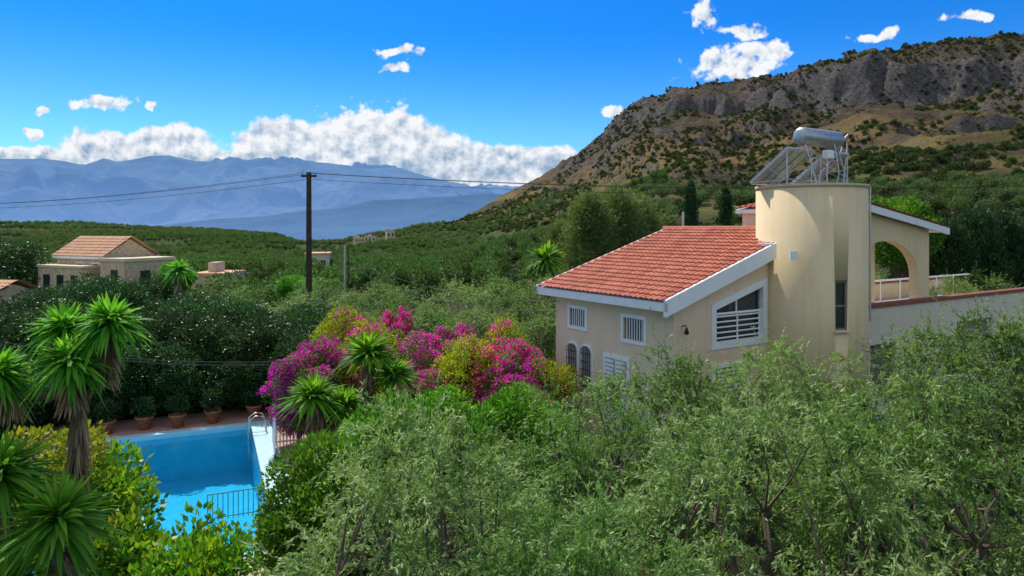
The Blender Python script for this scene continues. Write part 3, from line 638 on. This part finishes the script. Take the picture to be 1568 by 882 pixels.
mb.build('gable_window_louvres', [white], parent=H)
def sidewin(y0, y1, z0, z1, bars=7):
    for nm, a in (('l', (y0 - .12, y0, z0 - .12, z1 + .12)), ('r', (y1, y1 + .12, z0 - .12, z1 + .12)), ('b', (y0, y1, z0 - .12, z0)), ('t', (y0, y1, z1, z1 + .12))):
        box('window_frame_' + nm, .55, .66, a[0], a[1], a[2], a[3], white, H)
    box('window_glass', .70, .72, y0, y1, z0, z1, glass, H)
    mb = MB()
    for q in np.linspace(y0, y1, bars + 2)[1:-1]: mb.tube([(.62, q, z0), (.62, q, z1)], .022, 5)
    mb.build('window_bars', [white], parent=H)
sidewin(4.5, 5.4, 4.5, 5.12); sidewin(1.55, 2.5, 4.4, 5.1)
def archwin(yc, w_, z0, z1, m_in):
    def poly(w, zb, zt, n=10): return [(yc - w, zb), (yc + w, zb)] + [(yc + w * math.cos(a), zt - w + w * math.sin(a)) for a in np.linspace(0, math.pi, n)]
    extr('arch_window_frame', poly(w_ + .1, z0 - .1, z1 + .1), 'x', .57, .597, white, H)
    extr('arch_window_glass', poly(w_, z0, z1), 'x', .555, .567, m_in, H)
    mb = MB()
    for q in np.linspace(-w_, w_, 6): mb.tube([(.5, yc + q, z0), (.5, yc + q, z1 - w_ + math.sqrt(max(0, w_ * w_ - q * q)))], .014, 4)
    for z in np.linspace(z0 + .1, z1 - w_, 5): mb.tube([(.5, yc - w_, z), (.5, yc + w_, z)], .014, 4)
    an = np.linspace(0, math.pi, 12); mb.tube([(.5, yc + w_ * math.cos(a), z1 - w_ + w_ * math.sin(a)) for a in an], .016, 4)
    mb.build('iron_grille', [black], parent=H)
curtain = pmat('curtain', (.30, .29, .28), (.4, .38, .36), 3, .4)
archwin(5.25, .26, 2.4, 3.85, curtain); archwin(4.45, .26, 2.4, 3.85, curtain)
box('side_door_frame', .545, .597, 2.2, 3.5, 1.2, 3.8, white, H)
for n_, (a0, a1) in enumerate(((2.34, 2.82), (2.9, 3.38))):
    box('side_shutter', .52, .543, a0, a1, 1.3, 3.66, curtain, H)
    for k in range(17): box('shutter_slat', .495, .517, a0 + .03, a1 - .03, 1.36 + k * .135, 1.45 + k * .135, white, H)
box('lower_window_frame', 2.3, 3.7, .255, .297, 2.3, 3.7, white, H); box('lower_window_glass', 2.42, 3.58, .235, .252, 2.42, 3.58, glass, H)
for k in range(9): box('louvre', 2.42, 3.58, .21, .232, 2.46 + k * .125, 2.52 + k * .125, white, H)
mb = MB(); mb.tube([(.95, .3, 5.02), (.95, .14, 5.08), (.95, .1, 5.0)], .018, 6); mb.tube([(.95, .1, 5.0), (.95, .1, 4.86), (.95, .1, 4.8)], [.03, .075, .05], 8)
mb.build('wall_lamp', [black], parent=H, smooth=True)
TC = (6.78, -.1); TR = 1.78
tw_ = extr('tower', [(TC[0] + TR * math.cos(a), TC[1] + TR * math.sin(a)) for a in np.arange(72) * 2 * math.pi / 72], 'z', -.3, 9.42, wall_y, H)
for p in tw_.data.polygons: p.use_smooth = len(p.vertices) == 4
wa = math.radians(-83) - HA
wx, wy = TC[0] + TR * math.cos(wa), TC[1] + TR * math.sin(wa)
WE = empty('tower_window', (wx, wy, 0), wa + math.pi / 2); WE.parent = H
cb_ = box('c', -.21, .21, -.2, .25, 4.75, 6.35, None); cb_.parent = WE
md = tw_.modifiers.new('b', 'BOOLEAN'); md.object = cb_; md.operation = 'DIFFERENCE'; md.solver = 'EXACT'
bpy.context.view_layer.update(); dg = bpy.context.evaluated_depsgraph_get(); me_ = bpy.data.meshes.new_from_object(tw_.evaluated_get(dg)); tw_.modifiers.clear(); tw_.data = me_; bpy.data.objects.remove(cb_)
box('tower_window_glass', -.21, .21, .12, .14, 4.75, 6.35, glass, WE)
fgm = pmat('frame_grey', (.16, .15, .13), (.22, .2, .18), 5)
for nm, a in (('l', (-.21, -.16, 4.75, 6.35)), ('r', (.16, .21, 4.75, 6.35)), ('b', (-.16, .16, 4.75, 4.82)), ('t', (-.16, .16, 6.28, 6.35)), ('m', (-.16, .16, 5.5, 5.55))):
    box('tower_window_frame_' + nm, a[0], a[1], .05, .11, a[2], a[3], fgm, WE)
box('tower_window_sill', -.26, .26, -.06, .05, 4.68, 4.745, wall_y, WE)
lathe('tower_cap', [(0, 9.46), (TR + .03, 9.46), (TR + .03, 9.36), (TR + .003, 9.36)], pmat('cap_concrete', (.5, .4, .26), (.58, .47, .32), 3), (TC[0], TC[1], 0), H, 48)
a = math.radians(-22) - HA
bar('downpipe', (TC[0] + 1.83 * math.cos(a), TC[1] + 1.83 * math.sin(a), 4.9), (TC[0] + 1.83 * math.cos(a), TC[1] + 1.83 * math.sin(a), 9.4), .035, silver, H)
mb = MB(); a = math.radians(-128) - HA; ex, ey = TC[0] + 1.8 * math.cos(a), TC[1] + 1.8 * math.sin(a)
mb.tube([(ex, ey, 7.1), (ex + .2 * math.cos(a), ey + .2 * math.sin(a), 7.12)], [.05, .05], 8); mb.tube([(ex + .2 * math.cos(a), ey + .2 * math.sin(a), 7.0), (ex + .22 * math.cos(a), ey + .22 * math.sin(a), 7.28)], [.13, .13], 12)
mb.build('flood_lamp', [white], parent=H, smooth=True)
box('parapet_step', 4.75, 5.2, -.02, .5, 7.36, 7.52, trim, H, .01)
SW = empty('solar_water_heater', (0, 0, 0)); SW.parent = H
def collector(t0, t1):
    hi = np.array([0, -.5, 10.62]); lo = np.array([0, .95, 9.56]); dv = unit(lo - hi); nn = np.array([0, dv[2] * -1, dv[1]]); 
    mb = MB()
    def slab(a0, a1, b0, b1, c0, c1, mat):
        V = []
        for c in (c0, c1):
            for (a_, b_) in ((a0, b0), (a1, b0), (a1, b1), (a0, b1)):
                p = hi + dv * b_ + nn * c; V.append((a_, p[1], p[2]))
        mb.add(V, [(0, 1, 2, 3), (4, 5, 6, 7), (0, 1, 5, 4), (1, 2, 6, 5), (2, 3, 7, 6), (3, 0, 4, 7)], mat)
    L = np.linalg.norm(lo - hi)
    slab(t0, t1, 0, L, 0, .07, 0); slab(t0 + .04, t1 - .04, .04, L - .04, .072, .078, 1)
    for q in np.linspace(t0, t1 - .05, 4): slab(q, q + .05, 0, L, -.035, -.002, 2)
    for q in (0, L - .05): slab(t0, t1, q, q + .05, -.06, -.036, 2)
    mb.build('collector_panel', [panelb, panelf, silver], parent=SW)
collector(4.95, 6.35); collector(7.15, 8.45)
mb = MB(); ts = [5.8, 5.802, 5.84, 5.9, 7.9, 7.96, 8.0, 8.002]; rs = [.001, .2, .27, .30, .30, .27, .2, .001]
mb.tube([(t, -.35, 11.1) for t in ts], rs, 24); mb.build('water_tank', [tankm], parent=SW, smooth=True)
mb = MB()
for t in (5.95, 7.75):
    for y0 in (-.9, .3): mb.tube([(t, y0, 9.45), (t, -.35 + (y0 + .3) * .2, 10.85)], .025, 5)
    mb.tube([(t, -.9, 10.0), (t, .3, 10.0)], .02, 5)
mb.tube([(5.95, -.9, 9.7), (7.75, -.5, 10.6)], .018, 5); mb.tube([(5.95, -.4, 10.6), (7.75, -.9, 9.7)], .018, 5)
for t in (5.0, 6.3, 7.2, 8.4):
    mb.tube([(t, -.45, 10.54), (t, -.45, 9.45)], .022, 5); mb.tube([(t, -.45, 9.6), (t, .85, 9.58)], .018, 5); mb.tube([(t, -.45, 9.6), (t, .2, 10.0)], .015, 5)
mb.tube([(4.95, -.45, 9.62), (8.45, -.45, 9.62)], .02, 5); mb.tube([(4.95, .9, 9.55), (8.45, .9, 9.55)], .02, 5)
mb.build('support_frame', [silver], parent=SW)
mb = MB()
mb.tube([(8.0, -.35, 11.1), (8.12, -.4, 11.2), (8.15, -.4, 10.8), (8.0, -.3, 10.4), (7.3, -.2, 10.3)], .025, 6)
mb.tube([(7.4, -.6, 10.9), (7.3, -.75, 10.4), (7.5, -.7, 9.9), (7.5, -.6, 9.45)], .022, 6); mb.tube([(7.75, -.55, 10.95), (8.25, -.55, 11.3), (8.3, -.5, 10.8), (8.2, -.4, 9.5)], .03, 6)
mb.tube([(6.3, -.4, 10.3), (6.7, -.55, 10.5), (6.6, -.6, 9.9), (6.6, -.55, 9.45)], .02, 6)
mb.build('hot_water_pipes', [pmat('pipe_lagging', (.55, .56, .58), (.65, .66, .68), 8, .6)], parent=SW, smooth=True)
box('expansion_box', 6.5, 6.85, -.95, -.7, 10.35, 10.62, white, SW, .03)
zt = lambda t: 9.1 - .17 * (9 - t) if t < 9 else 9.1 - .15 * (t - 9)
extr('upper_walls', [(6.95, 7.2), (9.9, 7.0), (9.9, zt(9.9) - .16), (9, 8.94), (6.95, zt(6.95) - .16)], 'y', 1.9, 2.9, wall_m, H)
ar = extr('arch_wall', [(7.4, 4.3), (15.55, 4.3), (15.55, zt(15.55) - .19), (9, 8.91), (7.4, zt(7.4) - .19)], 'y', .32, .68, wall_y, H)
ca = extr('c', [(9.9, 4.0), (14.65, 4.0), (14.65, 6.1)] + [(12.275 + 2.375 * math.cos(a), 6.1 + 1.42 * math.sin(a)) for a in np.linspace(0.05, math.pi - .05, 28)] + [(9.9, 6.1)], 'y', .1, .9, None)
cut(ar, [ca])
extr('upper_roof_slab', [(6.8, zt(6.8) - .15), (9, 8.95), (16.5, zt(16.5) - .15), (16.5, zt(16.5)), (9, 9.1), (6.8, zt(6.8))], 'y', .06, 3.1, trim, H)
extr('upper_barge', [(6.8, zt(6.8) - .2), (9, 8.88), (16.55, zt(16.55) - .22), (16.55, zt(16.55) + .05), (9, 9.15), (6.8, zt(6.8) + .05)], 'y', -.03, .057, trim, H)
tiles('upper_roof_tiles', (16.6, -.06, zt(16.6) + .05), (0, 1, 0), 3.15, (-1, 0, .15), 7.6 * math.hypot(1, .15), H)
tiles('upper_roof_tiles_left', (6.75, -.02, zt(6.75) + .03), (0, 1, 0), 3.1, (1, 0, .17), 2.25 * math.hypot(1, .17), H)
box('pergola_column', 15.1, 15.5, 2.6, 3.0, 4.3, 7.95, wall_y, H)
tb_ = box('terrace_block_front', 7.4, 30, -.0, .26, -.3, 4.99, pmat('stucco_beige', (.60, .54, .43), (.67, .61, .49), 1, .9, .25, 50, streak=True), H)  # plain beige base colour with vertical streaks
cut(tb_, [box('c', 10.6, 12.4, -.2, .2, 1.5, 3.6, None), box('c', 17.2, 20.4, -.2, .2, 2.6, 4.0, None)])
box('terrace_window_glass', 10.6, 12.4, .2, .24, 1.5, 3.6, glass, H); box('terrace_window_glass_2', 17.2, 20.4, .2, .24, 2.6, 4.0, glass, H)
box('terrace_coping', 8.3, 30, -.06, .32, 4.99, 5.14, brown, H)
box('terrace_ledge', 7.9, 9.6, -.35, -.001, 3.55, 3.7, wall_y, H)
box('terrace_floor', 7.4, 30, .262, 6.2, 4.0, 4.2, pmat('terrace_paving', (.36, .3, .24), (.45, .38, .3), 2), H)
box('terrace_back_wall', 9.0, 30, 6.2, 6.45, -.3, 5.0, wall_y, H); box('terrace_back_coping', 9.0, 30, 6.14, 6.5, 5.0, 5.12, brown, H)
mb = MB()
for t in np.arange(9.2, 30, 1.9): mb.tube([(t, 5.2, 4.2), (t, 5.2, 5.3)], .03, 6)
mb.tube([(9.2, 5.2, 5.3), (30, 5.2, 5.3)], .05, 6)
for t in np.arange(9.3, 10.4, .12): mb.tube([(t, 1.3, 4.2), (t, 1.3, 5.4)], .015, 4)
mb.tube([(9.3, 1.3, 5.4), (10.4, 1.3, 5.4)], .025, 5)
mb.build('terrace_railing', [white], parent=H)
bar('vent_pipe', (6.9, 5.9, 7.7), (6.9, 5.9, 8.7), .05, silver, H)

# ------------------------------------------------------------------ POOL
PO = empty('swimming_pool', (PC[0], PC[1], 0), PA)
pt = pmat('pool_tile', (.20, .58, .74), (.27, .68, .82), 2, .4)
LX, LY_ = -6.2, -11.6
def quad(name, P4, mat, parent):
    mb = MB(); mb.add(P4, [(0, 1, 2, 3)]); return mb.build(name, [mat], parent=parent)
quad('pool_floor', [(LX, LY_, -1.3), (0, LY_, -1.3), (0, 0, -1.8), (LX, 0, -1.8)], pt, PO)
quad('pool_side_a', [(LX, LY_, -2.1), (LX, 0, -2.1), (LX, 0, .02), (LX, LY_, .02)], pt, PO)
quad('pool_side_b', [(0, LY_, -2.1), (0, 0, -2.1), (0, 0, .02), (0, LY_, .02)], pt, PO)
quad('pool_side_c', [(LX, 0, -2.1), (0, 0, -2.1), (0, 0, .02), (LX, 0, .02)], pt, PO)
quad('pool_side_d', [(LX, LY_, -2.1), (0, LY_, -2.1), (0, LY_, .02), (LX, LY_, .02)], pt, PO)
m, nt, nodes, links = newmat('pool_water')
tr = nodes.new('ShaderNodeBsdfTransparent'); tr.inputs[0].default_value = (.30, .80, .96, 1)
gl = nodes.new('ShaderNodeBsdfGlossy'); gl.inputs['Roughness'].default_value = .03
fr = nodes.new('ShaderNodeFresnel'); fr.inputs[0].default_value = 1.33
bpn = nodes.new('ShaderNodeBump'); bpn.inputs['Strength'].default_value = .35; bpn.inputs['Distance'].default_value = .06
links.new(noise(nt, nodes.new('ShaderNodeTexCoord').outputs['Object'], 2.2, 4), bpn.inputs['Height']); links.new(bpn.outputs[0], gl.inputs['Normal']); links.new(bpn.outputs[0], fr.inputs['Normal'])
mx = nodes.new('ShaderNodeMixShader'); links.new(fr.outputs[0], mx.inputs[0]); links.new(tr.outputs[0], mx.inputs[1]); links.new(gl.outputs[0], mx.inputs[2])
oo = nodes.new('ShaderNodeOutputMaterial'); links.new(mx.outputs[0], oo.inputs[0])
quad('pool_water', [(LX, LY_, -.13), (0, LY_, -.13), (0, 0, -.13), (LX, 0, -.13)], m, PO)
cop = pmat('coping_stone', (.36, .58, .66), (.46, .66, .72), 3, .7, .2)
box('coping_right', 0, .75, LY_ - .4, .4, -.2, .06, cop, PO, .01); box('coping_far', LX - .4, -.002, .002, .4, -.2, .06, cop, PO, .01)
box('coping_left', LX - .4, LX, LY_, 0, -.2, .06, cop, PO, .01); box('coping_near', LX - .4, -.002, LY_ - .4, LY_ - .002, -.2, .06, cop, PO, .01)
m, nt, nodes, links = newmat('pink_paving')
tcn = nodes.new('ShaderNodeTexCoord').outputs['Object']; bk = nodes.new('ShaderNodeTexBrick'); links.new(tcn, bk.inputs[0])
bk.inputs['Color1'].default_value = (.56, .32, .25, 1); bk.inputs['Color2'].default_value = (.48, .26, .20, 1); bk.inputs['Mortar'].default_value = (.38, .28, .23, 1); bk.inputs['Scale'].default_value = 2.2
bk.offset = .5; bk.inputs['Mortar Size'].default_value = .015
pr = nodes.new('ShaderNodeBsdfPrincipled'); pr.inputs['Roughness'].default_value = .8
links.new(mixc(nt, mrange(nt, noise(nt, tcn, 1.2, 5), .4, .7, 0, .35), bk.outputs[0], (.3, .2, .16)), pr.inputs['Base Color']); oo = nodes.new('ShaderNodeOutputMaterial'); links.new(pr.outputs[0], oo.inputs[0]); pave = m
TE_ = empty('pool_terrace', (PC[0], PC[1], 0), PA)
box('paving_right', .75, 3.6, -16, 3, -.3, 0, pave, TE_); box('paving_far', -9, .748, .4, 3, -.3, 0, pave, TE_); box('paving_left', -9, LX - .4, -16, .398, -.3, 0, pave, TE_); box('paving_near', LX - .398, .748, -16, LY_ - .4, -.3, 0, pave, TE_)
LE = empty('pool_ladder', (PC[0], PC[1], 0), PA)
for y in (-.75, -1.25):
    mb = MB(); mb.tube([(.5, y, .05), (.5, y, .45), (.38, y, .65), (.12, y, .7), (-.1, y, .55), (-.14, y, .2), (-.14, y, -1.0)], .028, 8); mb.build('handrail', [silver], parent=LE, smooth=True)
for z in (-.3, -.6): bar('rung', (-.14, -.75, z), (-.14, -1.25, z), .02, silver, LE)
def railing(name, p, q, h, sp, mat, rad=.018):
    p = np.array(p, float); q = np.array(q, float); n = int(np.linalg.norm(q - p) / sp) + 1; mb = MB()
    for k in range(n + 1): a = p + (q - p) * k / n; mb.tube([a, a + [0, 0, h]], rad, 5)
    for z in (h, h * .12): mb.tube([p + [0, 0, z], q + [0, 0, z]], rad * 1.3, 6)
    mb.build(name, [mat])
teal = pmat('teal_paint', (.05, .30, .30), (.07, .36, .35), 6, .5)
P0 = PC + pe * -9.0 + pg * -.02; P1 = PC + pe * -9.0 + pg * -1.6
railing('pool_fence', (*P0, -.1), (*P1, -.1), .75, .14, teal, .014)
railing('garden_gate', (-8.75, 25.0, 0), (-7.5, 25.4, 0), 1.5, .12, white, .026); railing('garden_gate', (-8.75, 25.0, 0), (-8.3, 23.9, 0), 1.3, .12, white, .026)
pot = pmat('terracotta_pot', (.30, .12, .06), (.4, .17, .09), 5, .8, .3)
for k, (lx, ly) in enumerate([(-5.2, 1.1), (-3.9, 1.2), (-2.7, 1.0), (-1.4, 1.1), (.2, 1.3)]):
    p = PC + pg * lx + pe * ly; PT = empty('potted_plant', (p[0], p[1], 0))
    lathe('pot', [(.0, .01), (.2, .01), (.3, .45), (.34, .46), (.34, .52), (.27, .52), (.26, .46), (0, .45)], pot, (0, 0, 0), PT, 20)
    mb = MB(); crown(mb, np.random.default_rng(200 + k), (0, 0, .9), (.35, .35, .45), 12, 60, .2, .13, .05, 0); mb.build('foliage', [dark_m], parent=PT)

# ------------------------------------------------------------------ UTILITY POLES + WIRES
pole_m = pmat('pole_wood', (.035, .026, .02), (.07, .05, .04), 5, .9, .4, 40)
def upole(x, y, ztop, r0=.17, cross=True, rz=0, mat=pole_m):
    P = empty('utility_pole', (x, y, float(hfun(np.array([float(x)]), np.array([float(y)]))[0]) - .2), rz); zt_ = ztop - P.location.z
    mb = MB(); mb.tube([(0, 0, 0), (0, 0, zt_ * .5), (0, 0, zt_)], [r0, r0 * .85, r0 * .7], 10); mb.build('pole', [mat], parent=P, smooth=True)
    if cross:
        box('crossarm', -.45, .45, -.06, .06, zt_ - .28, zt_ - .16, mat, P)
        for q in (-.38, 0, .38): lathe('insulator', [(0, .2), (.05, .18), (.03, .12), (.06, .08), (.03, .02), (.03, -.06)], silver, (q, 0, zt_ - .1 + (.06 if q == 0 else 0)), P, 10)
    return P
upole(-11.9, 40, 11.3, .2); upole(-76, 70, 11.3); upole(52, 38, 11.6); upole(-12.0, 49, 6.8, .1, False, mat=silver)
upole(-18, 75, 6.2, .09, False)
def wire(name, spans, r=.014):
    mb = MB()
    for (p, q, sag) in spans:
        p = np.array(p, float); q = np.array(q, float); t = np.linspace(0, 1, 40); pts = p + (q - p) * t[:, None]; pts[:, 2] -= sag * 4 * t * (1 - t); mb.tube(pts, r, 4)
    mb.build(name, [black])
wire('power_line', [((-11.9 + o_, 40, 11.25 + dz), (-76, 70 + o_, 11.2 + dz), 1.3) for o_, dz in ((-.38, 0), (.38, .02), (0, -.35))] +
     [((-11.9, 40 + o_, 11.25 + dz), (52, 38 + o_, 11.5 + dz), 1.1) for o_, dz in ((-.38, 0), (.38, .02), (0, -.35))], .013)
wire('service_cable', [((-14, 22, 3.9), (-6.6, 21, 3.85), .15), ((-14, 22, 3.97), (-6.6, 21, 3.93), .13), ((-14, 22, 3.9), (-40, 40, 5), .5)], .012)
wire('service_cable', [((-11.9, 40, 7.5), (1.68, 25.4, 5.3), .9), ((-11.9, 40, 7.3), (1.68, 25.4, 4.95), 1.1)], .012)

# ------------------------------------------------------------------ OTHER HOUSES
stone = pmat('rubble_stone', (.42, .32, .20), (.72, .58, .38), 3.5, .95, .8, 8)
m_t2 = pmat('old_tile', (.55, .30, .18), (.72, .44, .28), 2, .9)
def tile_house(name, x, y, rz, w_, l_, ze, zr, wm, flat=None, z0=-1):
    P = empty(name, (x, y, 0), rz)
    extr('walls', [(0, z0), (w_, z0), (w_, ze), (w_ / 2, zr - .12), (0, ze)], 'y', 0, l_, wm, P)
    s = (zr - ze) / (w_ / 2); ll = math.hypot(w_ / 2 + .3, (w_ / 2 + .3) * s)
    tiles('roof_left', (-.3, -.3, ze - .3 * s + .1), (0, 1, 0), l_ + .6, (1, 0, s), ll, P, m_t2, .3, .45, .06); tiles('roof_right', (w_ + .3, -.3, ze - .3 * s + .1), (0, 1, 0), l_ + .6, (-1, 0, s), ll, P, m_t2, .3, .45, .06)
    box('eave_board', -.28, -.2, -.28, l_ + .28, ze - .3 * s - .1, ze - .3 * s + .12, white, P); box('eave_board_2', w_ + .2, w_ + .28, -.28, l_ + .28, ze - .3 * s - .1, ze - .3 * s + .12, white, P)
    for k in range(int(l_ // 2.2)): box('window', -.04, .001, .8 + k * 2.2, 1.6 + k * 2.2, ze - 1.9, ze - .7, glass, P); box('window_surround', -.02, .0012, .68 + k * 2.2, 1.72 + k * 2.2, ze - 2.02, ze - .58, white, P)
    box('end_window', w_ * .4, w_ * .6, -.03, .001, ze - 1.6, ze - .5, glass, P)
    return P
S = tile_house('stone_house', -34.3, 57.5, math.radians(64), 4.6, 6.6, 5.7, 7.2, stone)
par = pmat('parapet_stone', (.6, .5, .34), (.7, .6, .42), 3)
box('flat_wing', -.6, 4.0, -3.4, -.32, -1, 5.3, stone, S); box('flat_wing_parapet', -.7, 4.1, -3.5, -.322, 5.3, 5.55, par, S)
box('wing_window', -.64, -.59, -2.6, -1.7, 3.2, 4.6, glass, S); box('wing_window_end', .8, 1.7, -3.44, -3.39, 3.2, 4.5, glass, S)
box('front_wing', -1.6, -.05, .6, 6.6, -1, 4.7, stone, S); box('front_wing_parapet', -1.7, -.045, .5, 6.7, 4.7, 4.9, par, S)
for k in range(3): box('front_wing_window', -1.64, -1.59, 1.1 + k * 1.9, 2.0 + k * 1.9, 2.6, 4.1, glass, S)
T2 = tile_house('tiled_house', -31, 39.5, math.radians(80), 5, 9, 3.7, 4.7, stone)
bar('roof_vent', (2, 2, 4.2), (2, 2, 5.3), .1, silver, T2); box('solar_tank', 1.6, 2.4, 3, 3.4, 4.8, 5.2, silver, T2, .08)
cream = pmat('render_cream', (.46, .40, .31), (.58, .51, .40), 1, .9)
def block_house(x, y, w_, l_, h, rz=0, m_=cream, room=True):
    g0 = float(hfun(np.array([float(x)]), np.array([float(y)]))[0]); P = empty('flat_roof_house', (x, y, g0), rz)
    box('walls', 0, w_, 0, l_, -2, h, m_, P); box('parapet', -.1, w_ + .1, -.1, l_ + .1, h, h + .25, m_t2, P)
    n = max(2, int(w_ // 2))
    for k in range(n): box('window', w_ * (k + .3) / n, w_ * (k + .7) / n, -.03, .001, h * .45, h * .78, glass, P)
    if room: box('roof_room', w_ * .3, w_ * .55, l_ * .3, l_ * .7, h + .25, h + 1.2, m_, P)
for a_ in [(-31.0, 66, 3.2, 5, 3.6), (-35.2, 116, 4, 6, 4.6, .2, cream, False), (-92, 425, 7, 6, 5), (-80, 436, 5, 7, 6.5, .3, stone, False), (-101, 440, 6, 5, 4.5, .5, stone),
           (-150, 200, 6, 6, 4, .2)]: block_house(*a_)

# ------------------------------------------------------------------ CAMERA
cam = bpy.data.cameras.new('camera'); co = bpy.data.objects.new('camera', cam); COL.objects.link(co)
co.location = (0, 0, 8); co.rotation_euler = (math.radians(90), 0, 0); cam.lens = 24; cam.sensor_width = 36; cam.shift_y = -.058
cam.clip_start = .1; cam.clip_end = 60000
scene.camera = co
scene.view_settings.view_transform = 'Standard'; scene.view_settings.look = 'None'; scene.view_settings.exposure = 0
